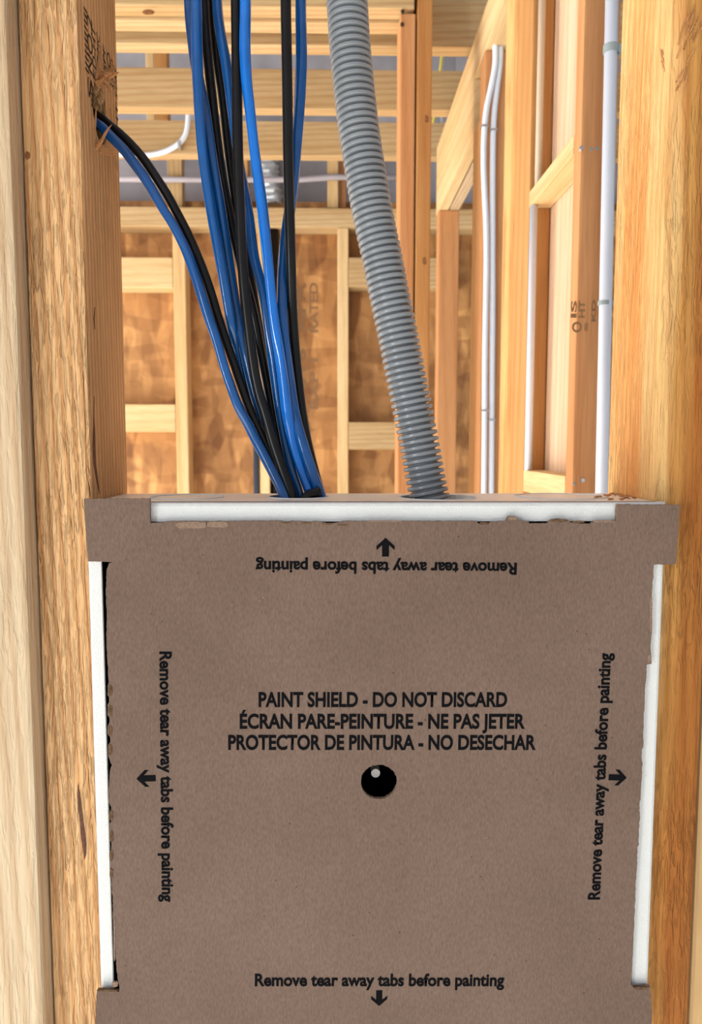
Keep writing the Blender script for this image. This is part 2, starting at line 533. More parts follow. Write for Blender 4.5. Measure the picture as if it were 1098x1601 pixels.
# ================================================================ setting
bm = bmesh.new(); add_box(bm, -5, 4, -4, 4.0, -0.1, 0.0)
tag(link('floor', bm, 'concrete'), 'pale concrete slab under the framing', kind='structure')
bm = bmesh.new(); add_box(bm, -2.6, 3.2, -3.0, 3.4, 3.3, 3.32)
tag(link('ceiling', bm, 'deck'), 'grey roof deck above the joists', kind='structure')
YW = 2.76
bm = bmesh.new(); add_box(bm, -1.9, 1.6, YW, YW + 0.012, 0.0, H + 0.84)
tag(link('wall_back', bm, 'osb'), 'brown strand board sheathing of the far wall', kind='structure')
bm = bmesh.new(); add_box(bm, -2.4, 2.4, YW + 0.06, YW + 0.075, H + 0.80, 3.3)
tag(link('wall_gable', bm, 'gable'), 'grey board above the far wall plate', kind='structure')
bm = bmesh.new(); add_box(bm, 0.2970, 0.3050, 0.885, 1.25, 0.0, H + .69)
tag(link('wall_right', bm, 'pink_board'), 'pinkish board closing the back of the right partition', kind='structure')

# ================================================================ far wall framing
YWS = YW - 0.089


def far_board(name, label, cat, px0, px1, pyt, pyb, mat, z1=None, z0=None, group=None, depth=0.089):
    a, b = at_y(px0, 500, YW - depth), at_y(px1, 500, YW - depth)
    zt = at_y((px0 + px1) / 2, pyt, YW - depth).z if z1 is None else z1
    zb = at_y((px0 + px1) / 2, pyb, YW - depth).z if z0 is None else z0
    return lumber(name, label, cat, a.x, b.x, YW - depth, YW - 0.001, zb, zt, mat, group)


zp0, zp1 = at_y(400, 355, YWS).z, at_y(400, 325, YWS).z
lumber('top_plate', 'long horizontal plate running along the top of the far strand board wall', 'plate', -1.85, 1.55, YWS - 0.004, YW - 0.001, zp0, zp1, 'joist')
far_board('wall_stud', 'pale stud on the far wall left of the cables', 'stud', 272, 291, 0, 0, 'cream', zp0 - .001, 0.0)
far_board('wall_stud', 'pale stud on the far wall between the cables and the grey conduit', 'stud', 528, 545, 0, 0, 'cream', zp0 - .001, 0.0)
far_board('wall_stud', 'pale stud on the far wall hidden behind the cable bundle', 'stud', 405, 420, 0, 0, 'cream', zp0 - .001, 0.0)
for (x0, x1, yt, yb, mat, lab) in [
        (120, 271.6, 402, 450, 'cream', 'upper pale block left of the left far stud'),
        (120, 271.6, 632, 675, 'cream', 'lower pale block left of the left far stud, just above the box'),
        (545.4, 715.6, 403, 449, 'joist', 'upper block on the far wall passing behind the conduit'),
        (545.4, 715.6, 660, 703, 'joist', 'lower block on the far wall passing behind the conduit')]:
    far_board('blocking', lab, 'block', x0, x1, yt, yb, mat)
# pipes standing against the far wall, behind the bundle
for (px0, px1, mat, lab) in [(394, 404, 'slate_pipe', 'slate blue pipe on the far wall left of the hidden stud'),
                             (421.5, 438, 'black', 'black pipe on the far wall right of the hidden stud')]:
    a, b = at_y(px0, 500, YWS + .03), at_y(px1, 500, YWS + .03)
    bm = bmesh.new(); r = (b.x - a.x) / 2
    add_cylinder(bm, (a.x + r, YWS + .03, 0.0), (a.x + r, YWS + .03, zp0 - .002 if mat == 'black' else H + 0.01), r)
    tag(link('pipe', bm, mat, smooth=True), lab, 'pipe')
# ink stamps on the sheathing
wall_back = bpy.data.objects['wall_back']
for (px, py0, py1, body, wpx) in [(478, 520, 442, 'APA', 17), (497, 520, 442, 'RATED', 12), (478, 640, 545, '24/16', 13), (497, 640, 560, 'EXP 1', 12), (485, 715, 655, 'HUD', 13)]:
    p0, p1 = at_y(px, py0, YW), at_y(px, py1, YW)
    lettering('stamp', body, p0, (0, 0, 1), (-1, 0, 0), p1.z - p0.z, wpx / F_PX * YW, 'stamp_soft', wall_back, lift=0.001)

# truss webs above the far wall
for (px0, px1, pyt, pyb, Y, mat, lab) in [
        (512, 529, 225, 324, 2.70, 'cream', 'short pale upright standing on the far plate left of the conduit'),
        (530, 541, 225, 324, 2.73, 'reddish', 'short brown upright beside the pale one on the far plate'),
        (262, 285, 225, 324, 2.70, 'joist', 'short brown upright on the far plate above the left far stud'),
        (368, 388, 225, 324, 2.70, 'amber', 'short brown upright on the far plate behind the cable bundle'),
        ]:
    a, b = at_y(px0, 300, Y), at_y(px1, 300, Y)
    lumber('truss_web', lab, 'truss web', a.x, b.x, Y, Y + .05, at_y(400, pyb, Y).z, at_y(400, pyt, Y).z, mat)
for (px0, px1, lab, mat) in [(228, 241, 'pale upright between the joists at upper left', 'cream'), (241, 262, 'brown upright beside the pale one at upper left', 'amber'),
                             (692, 712, 'grey upright above the right end of the joists', 'gable')]:
    Y = 2.42
    a, b = at_y(px0, 130, Y), at_y(px1, 130, Y)
    lumber('truss_web', lab, 'truss web', a.x, b.x, Y, Y + .04, H + .87, 3.29, mat)

# ================================================================ joists and header overhead
HJ = 0.776


def joist(label, Y, xa, xb, h=HJ, th=0.038, mat='joist', name='ceiling_joist', cat='joist', depth=.089):
    return lumber(name, label, cat, xa, xb, Y, Y + th, H + h, H + h + depth, mat, bevel=.002)


XA = at_y(648, 50, 1.442).x
hd = joist('front board of the doubled header over the doorway, with a dark knot', 1.442, -1.6, XA, name='header_board', cat='header', depth=.14)
joist('rear board of the doubled header over the doorway', 1.4815, -1.6, XA, h=.770, name='header_board', cat='header', depth=.14)
joist('nearest ceiling joist, just behind the doubled header', 1.574, -1.7, 1.3)
joist('middle ceiling joist, greyish brown, above the white cable loop', 1.86, -1.7, 1.4)
joist('farthest ceiling joist, with the white cable loop hanging against it', 2.15, -1.8, 1.5)
for (px, py, rx, rz) in [(232, 19, 9, 4)]:
    bm = bmesh.new(); bmesh.ops.create_uvsphere(bm, u_segments=20, v_segments=10, radius=1)
    c = at_y(px, py, 1.442)
    for v in bm.verts:
        v.co = c + Vector((v.co.x * rx / F_PX * 1.44, v.co.y * .0006, v.co.z * rz / F_PX * 1.44))
    tag(child_at(hd, 'knot', bm, 'knot', True), 'dark oval knot')
for (px, py) in [(630, 18), (629, 38)]:
    c = at_y(px, py, 1.442)
    bm = bmesh.new(); add_cylinder(bm, c + Vector((0, -.0008, 0)), c + Vector((0, .002, 0)), .0035, 12)
    child_at(hd, 'nail_head', bm, 'stamp')

# doorway posts under and beside the header
p0, p1 = at_y(624, 400, 1.445), at_y(646, 400, 1.445)
lumber('door_trimmer', 'reddish post carrying the end of the header, behind the conduit', 'post', p0.x, p1.x + .0015, 1.445, 1.519, 0.0, H + .7695, 'reddish')
q0, q1 = at_y(649.5, 400, 1.445), at_y(673, 400, 1.445)
king = lumber('king_post', 'tall amber post right of the header end, with a knot', 'post', q0.x, q1.x, 1.445, 1.533, 0.0, H + 1.3, 'amber')
for (px, py) in [(667, 186), (664, 408)]:
    bm = bmesh.new(); bmesh.ops.create_uvsphere(bm, u_segments=16, v_segments=8, radius=1)
    c = at_y(px, py, 1.445)
    for v in bm.verts:
        v.co = c + Vector((v.co.x * .004, v.co.y * .0005, v.co.z * .007))
    tag(child_at(king, 'knot', bm, 'knot', True), 'small brown knot')

# white cable loop, pvc run, plastic duct boot overhead
loop = smooth_path([at_y(x, y, 2.135) for x, y in [(150, 236), (190, 241), (225, 243), (255, 238), (278, 226), (290, 211), (294, 190), (295, 150)]], .006)
bm = bmesh.new(); tube(bm, loop, .0068, 10)
lp = tag(link('white_cable', bm, 'white_cable', smooth=True), 'white cable hanging in a loop against the farthest joist', 'cable')
c = at_y(281, 227, 2.135)
bm = bmesh.new(); add_box(bm, c.x - .004, c.x + .004, c.y - .009, c.y + .012, c.z - .010, c.z + .010, .001)
child_at(lp, 'staple', bm, 'steel')
bm = bmesh.new(); tube(bm, [at_y(150, 280, 2.688), at_y(300, 281, 2.688), at_y(470, 281, 2.688), at_y(520, 277, 2.688), at_y(640, 277, 2.688)], .0095, 12)
tag(link('water_pipe', bm, 'dull_pipe', smooth=True), 'thin pale pipe running sideways above the far wall plate', 'pipe')
bm = bmesh.new()
dpath = smooth_path([at_y(424, 322, 2.765), at_y(423, 305, 2.765), at_y(420, 285, 2.765), at_y(417, 262, 2.765), at_y(415, 230, 2.765), at_y(415, 200, 2.765)], .006)
tube(bm, dpath, lambda q: .038 + .005 * math.sin(q * 300), 28)
for v in bm.verts:
    v.co += Vector(mnoise.noise_vector(v.co * 55)) * .009
tag(link('flexible_duct', bm, 'foil', smooth=True), 'silvery flexible duct coming down behind the cables above the far wall', 'duct')
bm = bmesh.new(); tube(bm, [at_y(x, y, 2.30) for x, y in [(703, -30), (698, 20), (690, 100), (683, 150), (675, 215)]], .0045, 8)
tag(link('yellow_wire', bm, 'yellow', smooth=True), 'thin yellow wire hanging beyond the joists at upper right', 'wire')

# ================================================================ right partition
XW, XW2 = 0.2665, 0.2964        # near and far face of its studs
XW3 = XW + .0522
zpl0, zpl1 = H + .694, H + .767
lumber('top_plate', 'cream double plate along the top of the right partition, climbing towards us', 'plate', XW, XW3, 0.856, 2.064, zpl0, zpl1, 'cream', bevel=.002)
lumber('lintel_board', 'cream board hung under the right partition plate, on its near face', 'lintel', XW, XW + .0245, 1.5225, 2.064, H + .594, zpl0 - .0005, 'cream', bevel=.002)
lumber('lintel_board', 'second lintel board behind the cream one, seen only from below', 'lintel', XW + .0275, XW3, 1.5225, 2.064, H + .594, zpl0 - .0005, 'pale', bevel=.002)
R5 = lumber('wall_stud', 'broad reddish stud of the right partition beside the white pipe, with screws and a stamp', 'stud', XW, .3056, 0.8537, 0.8805, 0.0, zpl0 - .001, 'reddish')
lumber('wall_stud', 'front stud of the pack in the right partition, amber, holding the blocks', 'stud', XW, XW2, 1.0769, 1.1662, 0.0, zpl0 - .001, 'amber')
lumber('wall_stud', 'rear stud of the pack in the right partition, pale edged', 'stud', XW, XW2, 1.1670, 1.2441, 0.0, zpl0 - .001, 'fir_knotty')
lumber('wall_stud', 'stud behind the two white cables, full height to the partition plate', 'stud', XW, XW3, 1.415, 1.461, 0.0, zpl0 - .001, 'reddish')
lumber('door_trimmer', 'short trimmer tucked behind the cabled stud, under the lintel boards', 'post', XW, XW3, 1.462, 1.521, 0.0, H + .5935, 'amber')
lumber('wall_stud', 'reddish corner stud at the far end of the right partition, under the lintel boards', 'stud', XW, XW3, 2.006, 2.055, 0.0, H + .5935, 'reddish')
lumber('blocking', 'cream block sloping up between the broad stud and the stud pack, at upper right', 'block', XW, XW2, 0.8810, 1.0764, H + .322, H + .343, 'cream', bevel=.0012)
lumber('blocking', 'cream block low between the broad stud and the stud pack, just above the box', 'block', XW, XW2, 0.8810, 1.0764, H - .0667, H - .0368, 'cream', bevel=.0012)
for (z0, z1, mat, lab) in [(H + .3435, zpl0 - .001, 'tan_pipe', 'thin tan pipe in the corner of the bay, above the sloping block'),
                           (H - .0365, H + .3215, 'pvc', 'thin white pipe in the corner of the bay, between the two blocks')]:
    a = at_y(845 if mat == 'tan_pipe' else 831, 200 if mat == 'tan_pipe' else 560, 1.060)
    bm = bmesh.new(); add_cylinder(bm, (a.x, 1.064, z0), (a.x, 1.064, z1), .0052 if mat == 'pvc' else .0048, 16)
    tag(link('pipe', bm, mat, smooth=True), lab, 'pipe')
# screws and stamp on the broad stud
Y5 = .8537
for (px, py, r, mat) in [(909, 233, .0023, 'steel'), (925, 234, .0020, 'clamp'), (934, 233, .0020, 'clamp'), (911, 752, .0023, 'steel'), (898, 757, .0017, 'clamp')]:
    c = at_y(px, py, Y5)
    bm = bmesh.new(); add_cylinder(bm, c + Vector((0, -.0020 if mat == 'steel' else -.0005, .0008)), c + Vector((0, .002, 0)), r, 12)
    tag(child_at(R5, 'screw', bm, mat), 'bright screw' if mat == 'steel' else 'dull screw head')
for (px, py0, py1, body, cap) in [(901, 497, 470, 'IS', 8), (914, 497, 470, 'HT', 9), (931, 503, 469, 'KD', 6), (909, 520, 503, 'O', 14), (919, 518, 504, 'S', 5)]:
    p0, p1 = at_y(px, py0, Y5), at_y(px, py1, Y5)
    lettering('stamp', body, p0, (0, 0, 1), (-1, 0, 0), p1.z - p0.z, cap / F_PX * Y5, 'stamp_soft', R5, lift=.0003)
# white pipe in front of the broad stud
YP = .832
a = at_y(956, 50, YP); b = at_y(941.5, 740, YP)
bm = bmesh.new(); add_cylinder(bm, a + (a - b) * .75, b + (b - a) * 1.9, .0067, 24)
pipe = tag(link('pipe', bm, 'pvc', smooth=True), 'white pipe standing in front of the broad reddish stud, next to the near right stud', 'pipe')
for (px, py, h) in [(955.5, 77, .0080), (945.5, 474, .0045)]:
    c = at_y(px, py, YP)
    bm = bmesh.new(); add_cylinder(bm, c + Vector((0, 0, -h / 2)), c + Vector((0, 0, h / 2)), .0079 if h > .006 else .0071, 24)
    add_box(bm, c.x + .0062, c.x + .0110, c.y - .003, c.y + .0205, c.z - h / 2, c.z + h / 2)
    child_at(pipe, 'pipe_clamp', bm, 'clamp')
# two white cables on the cabled stud
YCB = 1.402
for (pts, lab) in [
        ([(774, 60), (775, 95), (770, 128), (761, 170), (757, 215), (756.5, 260), (758, 300), (760, 340), (761, 400), (760, 470), (758.5, 560), (758, 660), (757, 770), (756, 900)],
         'left one of two white cables stapled to the right partition stud'),
        ([(783, 60), (782, 100), (777, 140), (772.5, 185), (771, 230), (770.5, 290), (770.5, 350), (770.5, 420), (770.5, 500), (769.5, 600), (769, 700), (768.5, 770), (768, 900)],
         'right one of two white cables stapled to the right partition stud')]:
    path = smooth_path([at_y(x, y, YCB + (0.005 if 'right one' in lab else 0)) for x, y in pts], .006)
    bm = bmesh.new(); tube(bm, path, .0050, 12)
    o = tag(link('white_cable', bm, 'white_cable', smooth=True), lab, 'cable', 'white cables on the partition stud')
    for py in ((196, 640) if 'left one' in lab else (201, 655)):
        c = min(path, key=lambda p: abs(p.z - at_y(765, py, YCB).z))
        bm = bmesh.new(); add_box(bm, c.x - .0065, c.x + .0065, c.y - .006, c.y + .008, c.z - .0017, c.z + .0017, .0006)
        child_at(o, 'staple', bm, 'steel')

# ================================================================ near studs
LS = lumber('wall_stud', 'rough orange stud left of the box, with cables coming out of a hole', 'stud', XL - .0375, XL - .0006, YS, YB, 0.0, 2.47, 'fir_rough', bevel=.0035)
pe = at_y(31, 600, YF - .002).x
lumber('wall_stud', 'smooth pale board at the left edge of the photo', 'stud', pe - .0381, pe, YF - .002, YF + .087, 0.0, 2.47, 'pale', bevel=.003)
RS = lumber('wall_stud', 'golden streaked stud right of the box, with rough torn grain', 'stud', XR + .0006, XR + .0387, YS, YB, 0.0, 2.47, 'fir_heart', bevel=.004)
be = at_y(1082, 1560, YS + .004).x
lumber('wall_stud', 'pale board just showing at the lower right edge of the photo', 'stud', be + .0015, be + .0396, YS + .010, YB, 0.0, H - .15, 'cream', bevel=.003)

# drilled hole in the left stud
hc = at_x(158, 176, XL)
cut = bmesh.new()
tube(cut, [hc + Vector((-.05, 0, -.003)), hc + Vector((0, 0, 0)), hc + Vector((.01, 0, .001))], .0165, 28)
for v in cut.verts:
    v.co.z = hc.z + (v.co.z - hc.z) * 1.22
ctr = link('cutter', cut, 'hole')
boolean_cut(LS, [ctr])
bpy.context.view_layer.update()


def shard(parent, p, d, length, w, t, mat='splinter', seed=0, label=None, name='splinter'):
    """torn wood sliver starting at p, running along d"""
    rnd = random.Random(seed)
    d = Vector(d).normalized()
    s = d.cross(Vector((1, 0, 0.13))).normalized()
    n = d.cross(s)
    bm = bmesh.new()
    prev = None
    K = 7
    for i in range(K):
        f = i / (K - 1)
        ww = w * (1 - f ** 1.6) * (0.8 + .4 * rnd.random()) + w * .06
        tt = t * (1 - .7 * f)
        c = Vector(p) + d * (length * f) + s * (rnd.uniform(-.12, .12) * w) + n * (rnd.uniform(-.1, .2) * t)
        ring = [bm.verts.new(c + s * a * ww / 2 + n * b * tt / 2) for a, b in ((-1, -1), (1, -.7), (1, 1), (-1, .8))]
        if prev:
            for k in range(4):
                bm.faces.new((prev[k], prev[(k + 1) % 4], ring[(k + 1) % 4], ring[k]))
        else:
            bm.faces.new(ring[::-1])
        prev = ring
    bm.faces.new(prev)
    o = child_at(parent, name, bm, mat)
    if label: o['label'] = label
    return o


XS = XL - .0006
P = lambda x, y, dx=0.0: at_x(x, y, XS) + Vector((dx, 0, 0))
shard(LS, P(150, 236, -.001), (.55, .10, .85), .021, .0042, .0016, seed=1, label='long pale splinter across the blue cable')
shard(LS, P(155, 234, -.001), (.9, .42, .10), .017, .0030, .0018, seed=2, label='splinter sticking out below the cables')
shard(LS, P(156, 237, -.001), (.85, .5, .02), .014, .0020, .0012, seed=3)
shard(LS, P(149, 205, -.0005), (.10, .05, 1), .016, .0035, .0014, seed=4)
shard(LS, P(146, 232, -.0005), (.05, -.08, 1), .022, .0035, .0014, seed=5)
shard(LS, P(178, 228, -.0005), (.10, .30, -1), .018, .0028, .0012, seed=6)
shard(LS, P(172, 170, -.0005), (.10, .18, -1), .016, .0035, .0016, seed=8)
shard(LS, P(154, 120, -.0003), (.12, 0, 1), .020, .0040, .0014, seed=9)
for k in range(16):        # crumbled chips above the hole
    rnd = random.Random(50 + k)
    shard(LS, P(156 + rnd.uniform(-8, 12), 122 + rnd.uniform(-10, 10), -.0004), (.55 + rnd.random(), rnd.uniform(-1, 1), rnd.uniform(-1, 1)), .005 + .005 * rnd.random(), .0035, .002, seed=60 + k)
# pitch streaks
def streak(parent, pts, fn, mat='pitch', name='pitch_streak'):
    """thin seam filled with dark pitch; pts = (px, py, half width m)"""
    bm = bmesh.new()
    Ls, Rs = [], []
    for (px, py, hw) in pts:
        c, side, nrm = fn(px, py)
        Ls.append(bm.verts.new(c - side * hw + nrm * .00005)); Rs.append(bm.verts.new(c + side * hw + nrm * .00005))
        bm.verts.ensure_lookup_table()
    Cs = []
    for (px, py, hw) in pts:
        c, side, nrm = fn(px, py)
        Cs.append(bm.verts.new(c + nrm * .0004))
    for i in range(len(pts) - 1):
        bm.faces.new((Ls[i], Cs[i], Cs[i + 1], Ls[i + 1])); bm.faces.new((Cs[i], Rs[i], Rs[i + 1], Cs[i + 1]))
    return tag(child_at(parent, name, bm, mat, True), 'dark pitch seam in the grain')


side_fn = lambda px, py: (at_x(px, py, XS), Vector((0, 1, 0)), Vector((1, 0, 0)))
front_fn = lambda px, py: (at_y(px, py, YS), Vector((1, 0, 0)), Vector((0, -1, 0)))
streak(LS, [(147, 620, .0002), (146.5, 650, .0010), (147, 675, .0026), (147, 700, .0032), (148, 725, .0028), (151, 745, .0026), (154, 762, .0016), (155, 772, .0003)], side_fn)
streak(LS, [(148, 480, .0002), (147, 500, .0011), (148, 515, .0002)], side_fn)
streak(LS, [(122, 1226, .0001), (124, 1245, .0009), (125, 1262, .0013), (128, 1285, .0012), (130, 1303, .0017), (132, 1320, .0015), (133, 1335, .0010), (132, 1344, .0002)], front_fn)
bm = bmesh.new(); bmesh.ops.create_uvsphere(bm, u_segments=14, v_segments=8, radius=1)
c = at_y(41, 243, YS)
for v in bm.verts:
    v.co = c + Vector((v.co.x * .0019 + .001, v.co.y * .0006 + .0003, v.co.z * .0028))
tag(child_at(LS, 'knot', bm, 'knot', True), 'small brown knot at the stud edge')
# grade stamp on the inner face of the left stud (reads upwards)
for (px, py0, py1, body, wpx) in [(133, 108, 14, 'IIIIIIIIIII', 5.5), (137.5, 108, 22, 'NO.2', 7.5), (145, 120, 40, 'KD-HT', 5.5), (152, 112, 52, 'HT-MC', 4.5),
                                  (161, 108, 70, 'SPF', 4), (168, 125, 80, 'NO', 5), (174, 135, 92, 'STUD', 4), (179.5, 150, 104, 'S-DRY', 3.5),
                                  (137.5, 150, 118, 'S', 7), (181, 200, 160, 'HT', 3.5), (142, 165, 130, 'KD', 4)]:
    p0, p1 = at_x(px, py0, XS), at_x(px, py1, XS)
    q = at_x(px + wpx, py0, XS)
    lettering('stamp', body, Vector((XS, q.y, p0.z)), (0, 0, 1), (0, -1, 0), p1.z - p0.z, q.y - p0.y, 'stamp', LS, weight=.0, lift=.0003)
# torn grain on the right stud's corner
for (px, py, rot, n0) in [(1075, 50, .5, 16), (1036, 100, .4, 6), (1052, 120, .4, 6)]:
    for k in range(n0):
        rnd = random.Random(int(px) * 31 + k)
        if px > 1050:
            p = at_y(px + rnd.uniform(-16, 22), py + rnd.uniform(-30, 30), YS + .0003)
            p.x = max(p.x, XR + .005)
            shard(RS, p, (.35 + rnd.uniform(-.2, .2), -.16, 1), .006 + .006 * rnd.random(), .0016, .0010, 'splinter', k)
        else:
            p = at_x(px + rnd.uniform(-6, 6), py + rnd.uniform(-14, 14), XR + .0008)
            shard(RS, p, (-.15, .3, 1), .004 + .004 * rnd.random(), .0014, .0010, 'splinter', k)

# ================================================================ the box
box = tag(empty('wiring_box', (0.5 * (XL + XR), YF, ZB)), 'white plastic wiring box fixed between the two near studs', 'wiring box')
bpy.context.view_layer.update()
G = .0006
x0, x1 = XL + G, XR - G
yb = YF + .0900
bm = bmesh.new()
add_box(bm, x0, x1, yb - .003, yb, ZB, ZT - .0031)
add_box(bm, x0, x0 + .003, YF + .009, yb - .0031, ZB, ZT - .0031)
add_box(bm, x1 - .003, x1, YF + .009, yb - .0031, ZB, ZT - .0031)
add_box(bm, x0 + .0031, x1 - .0031, YF + .009, yb - .0031, ZB, ZB + .003)
child_at(box, 'box_body', bm, 'white_flat')
# top panel with the two opened knockouts
hole_c = at_z(467, 777, ZT)
hole_d = at_z(684, 778, ZT)
r_c = (at_z(512, 777, ZT).x - at_z(420, 777, ZT).x) / 2
r_d = (at_z(743, 778, ZT).x - at_z(625, 778, ZT).x) / 2
bm = bmesh.new(); add_box(bm, x0, x1, YF + .0035, yb, ZT - .003, ZT, .0006, 1)
top = child_at(box, 'top_panel', bm, 'white_flat')
cuts = []
for c, r in ((hole_c, r_c), (hole_d, r_d)):
    bm = bmesh.new(); add_cylinder(bm, (c.x, c.y, ZT - .01), (c.x, c.y, ZT + .01), r * .97, 48)
    cuts.append(link('cutter', bm, 'white_flat'))
boolean_cut(top, cuts)


def ring_part(name, c, ri, ro, z0, z1, mat, n=56):
    bm = bmesh.new()
    prof = [(ri, z0), (ri, z1), (ro, z1), (ro, z0)]
    vs = [[bm.verts.new((c.x + r * math.cos(2 * math.pi * k / n), c.y + r * math.sin(2 * math.pi * k / n), z)) for r, z in prof] for k in range(n)]
    for k in range(n):
        for j in range(4):
            bm.faces.new((vs[k][j], vs[k][(j + 1) % 4], vs[(k + 1) % n][(j + 1) % 4], vs[(k + 1) % n][j]))
    return child_at(box, name, bm, mat)


ring_part('knockout_rim', hole_c, r_c * .97, r_c * 1.03, ZT - .002, ZT + .0006, 'white')
ring_part('knockout_rim', hole_d, r_d * .97, r_d * 1.02, ZT - .002, ZT + .0006, 'white')
for (pxa, pxb, py) in [(236, 350, 777.5), (800, 950, 776.5)]:
    a, b = at_z(pxa, py, ZT), at_z(pxb, py, ZT)
    c = (a + b) / 2; r = (b.x - a.x) / 2
    r = min(r, .032)
    ring_part('knockout_rim', c, r * .95, r, ZT - .001, ZT + .0007, 'white')
    bm = bmesh.new(); add_cylinder(bm, (c.x, c.y, ZT), (c.x, c.y, ZT + .0003), r * .80, 40)
    child_at(box, 'knockout_disc', bm, 'white_flat')
# front rim
bm = bmesh.new()
def rect(x_a, x_b, z_a, z_b, y):
    return [bm.verts.new(p) for p in ((x_a, y, z_a), (x_b, y, z_a), (x_b, y, z_b), (x_a, y, z_b))]
RW, RT = .0080, .0122
rv = .0022
f0, f1 = XL - .0004, XR + .0034          # the rim laps a little over the stud fronts
loops = [rect(f0, f1, ZB, ZT, YF + .0088), rect(f0, f1, ZB, ZT, YF + rv), rect(f0 + rv * .3, f1 - rv * .3, ZB + rv * .3, ZT - rv * .3, YF + rv * .3), rect(f0 + rv, f1 - rv, ZB + rv, ZT - rv, YF),
         rect(x0 + RW - .0005, x1 - RW + .0005, ZB + RW, ZT - RT, YF), rect(x0 + RW, x1 - RW, ZB + RW, ZT - RT, YF + .0005), rect(x0 + RW, x1 - RW, ZB + RW, ZT - RT, YF + .0088)]
for i in range(len(loops)):
    A, Bq = loops[i], loops[(i + 1) % len(loops)]
    for k in range(4):
        bm.faces.new((A[k], A[(k + 1) % 4], Bq[(k + 1) % 4], Bq[k]))
child_at(box, 'front_rim', bm, 'white')
# black sheets added so the interior reads dark, and the fixing post inside
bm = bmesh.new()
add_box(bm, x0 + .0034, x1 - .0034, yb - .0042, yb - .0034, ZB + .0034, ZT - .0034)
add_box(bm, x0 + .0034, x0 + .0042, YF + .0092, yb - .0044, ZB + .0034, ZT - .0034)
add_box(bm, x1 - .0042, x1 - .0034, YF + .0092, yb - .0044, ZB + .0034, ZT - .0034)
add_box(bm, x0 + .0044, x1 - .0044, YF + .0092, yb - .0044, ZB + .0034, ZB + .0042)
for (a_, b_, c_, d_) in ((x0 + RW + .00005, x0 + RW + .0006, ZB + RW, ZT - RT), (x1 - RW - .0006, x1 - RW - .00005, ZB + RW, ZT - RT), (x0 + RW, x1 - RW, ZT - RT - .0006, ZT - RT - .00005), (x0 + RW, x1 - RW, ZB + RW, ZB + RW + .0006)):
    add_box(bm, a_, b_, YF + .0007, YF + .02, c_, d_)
tag(child_at(box, 'interior_dark_sheets', bm, 'black_in'), 'added black sheets darkening the box interior')
pc = at_y(587.5, 1209, YF + .010)
bm = bmesh.new(); add_cylinder(bm, pc, (pc.x, yb - .0043, pc.z), 7.2 / F_PX * (YF + .01), 24)
tag(child_at(box, 'fixing_post', bm, 'peg'), 'pale grey round post seen through the shield hole')

# crumbs of wood dust left on the box beside the right stud
bm = bmesh.new()
rnd = random.Random(12)
for k in range(46):
    q = at_z(1000 - abs(rnd.gauss(0, 34)), 776 + rnd.uniform(-4, 6), ZT)
    q.x = min(q.x, XR - .003)
    sz = rnd.uniform(.0004, .0013)
    r_ = bmesh.ops.create_icosphere(bm, subdivisions=1, radius=1)
    for v in r_['verts']:
        v.co = Vector((q.x + v.co.x * sz * 1.6, q.y + v.co.y * sz, ZT + sz * .5 + v.co.z * sz * .55)) + Vector(mnoise.noise_vector(v.co * 3 + Vector((k, 0, 0)))) * sz * .3
tag(link('sawdust', bm, 'splinter'), 'crumbs of sawdust on the box top beside the right stud', 'sawdust', kind='stuff')

# ================================================================ cables into the box
ZI = ZT - .06                   # where they end inside
TOPZ = 2.46


CABLES = []


def cable(label, pts, depth, mat, r, group=None, tail=None, lobes=True):
    """pts: picture points (px, py) top to bottom; depth: [(py, Y), ...]"""
    CABLES.append(dict(label=label, pts=pts, depth=depth, mat=mat, r=r, group=group, tail=tail, lobes=lobes))


def interp(tab, t):
    if t <= tab[0][0]: return tab[0][1]
    for (a, va), (b, vb) in zip(tab, tab[1:]):
        if t <= b: return va + (vb - va) * (t - a) / (b - a)
    return tab[-1][1]


GB, GK = 'blue data cables into the box', 'black coaxial cables into the box'
YC = hole_c.y
cable('blue cable arching out of the hole in the left stud', [(158, 197), (173, 213), (193, 233), (211, 257), (229, 282), (254, 325), (272, 353), (292, 393), (309, 441), (324, 490), (338, 530), (350, 571), (363, 610), (375, 640), (389, 665), (401, 690), (422, 730), (445, 778)],
      [(197, .5475), (330, .533), (490, .528), (640, .529), (778, .534)], 'blue', .0033, GB, 'stud')
cable('black cable arching out of the hole in the left stud', [(157, 184), (171, 195.5), (187.5, 209), (206.5, 227.5), (225, 249), (245, 278.5), (262, 305), (278, 335), (296, 370), (313, 410), (327, 448), (339.5, 490), (352, 529), (365, 566), (373, 590), (391, 641), (405, 671), (419, 701), (437, 740), (453, 778)],
      [(184, .553), (330, .538), (490, .534), (640, .536), (778, .5425)], 'black', .0031, GK, 'stud', lobes=False)
cable('foremost blue cable on the left side of the hanging bundle', [(307.5, 13), (308, 60), (308.5, 100), (310, 140), (311.5, 172), (316, 230), (323, 280), (331, 330), (345, 410), (359, 490), (371, 550), (383, 605), (398, 655), (413, 695), (432, 740), (448, 778)],
      [(13, .535), (490, .541), (778, .549)], 'blue', .0036, GB, 'up')
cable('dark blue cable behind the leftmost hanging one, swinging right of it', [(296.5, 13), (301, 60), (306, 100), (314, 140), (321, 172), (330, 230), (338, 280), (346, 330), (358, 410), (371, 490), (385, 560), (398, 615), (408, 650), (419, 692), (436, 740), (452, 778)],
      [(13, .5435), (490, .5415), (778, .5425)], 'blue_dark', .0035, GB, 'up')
cable('black cable beside the leftmost blue ones, slanting behind the straight black cable', [(319, 13), (325, 90), (334, 172), (341, 230), (349, 285), (359, 335), (373, 400), (388, 455), (398, 495), (410, 560), (420, 610), (433, 680), (447, 740), (459, 778)],
      [(13, .551), (778, .551)], 'black', .0033, GK, 'up', lobes=False)
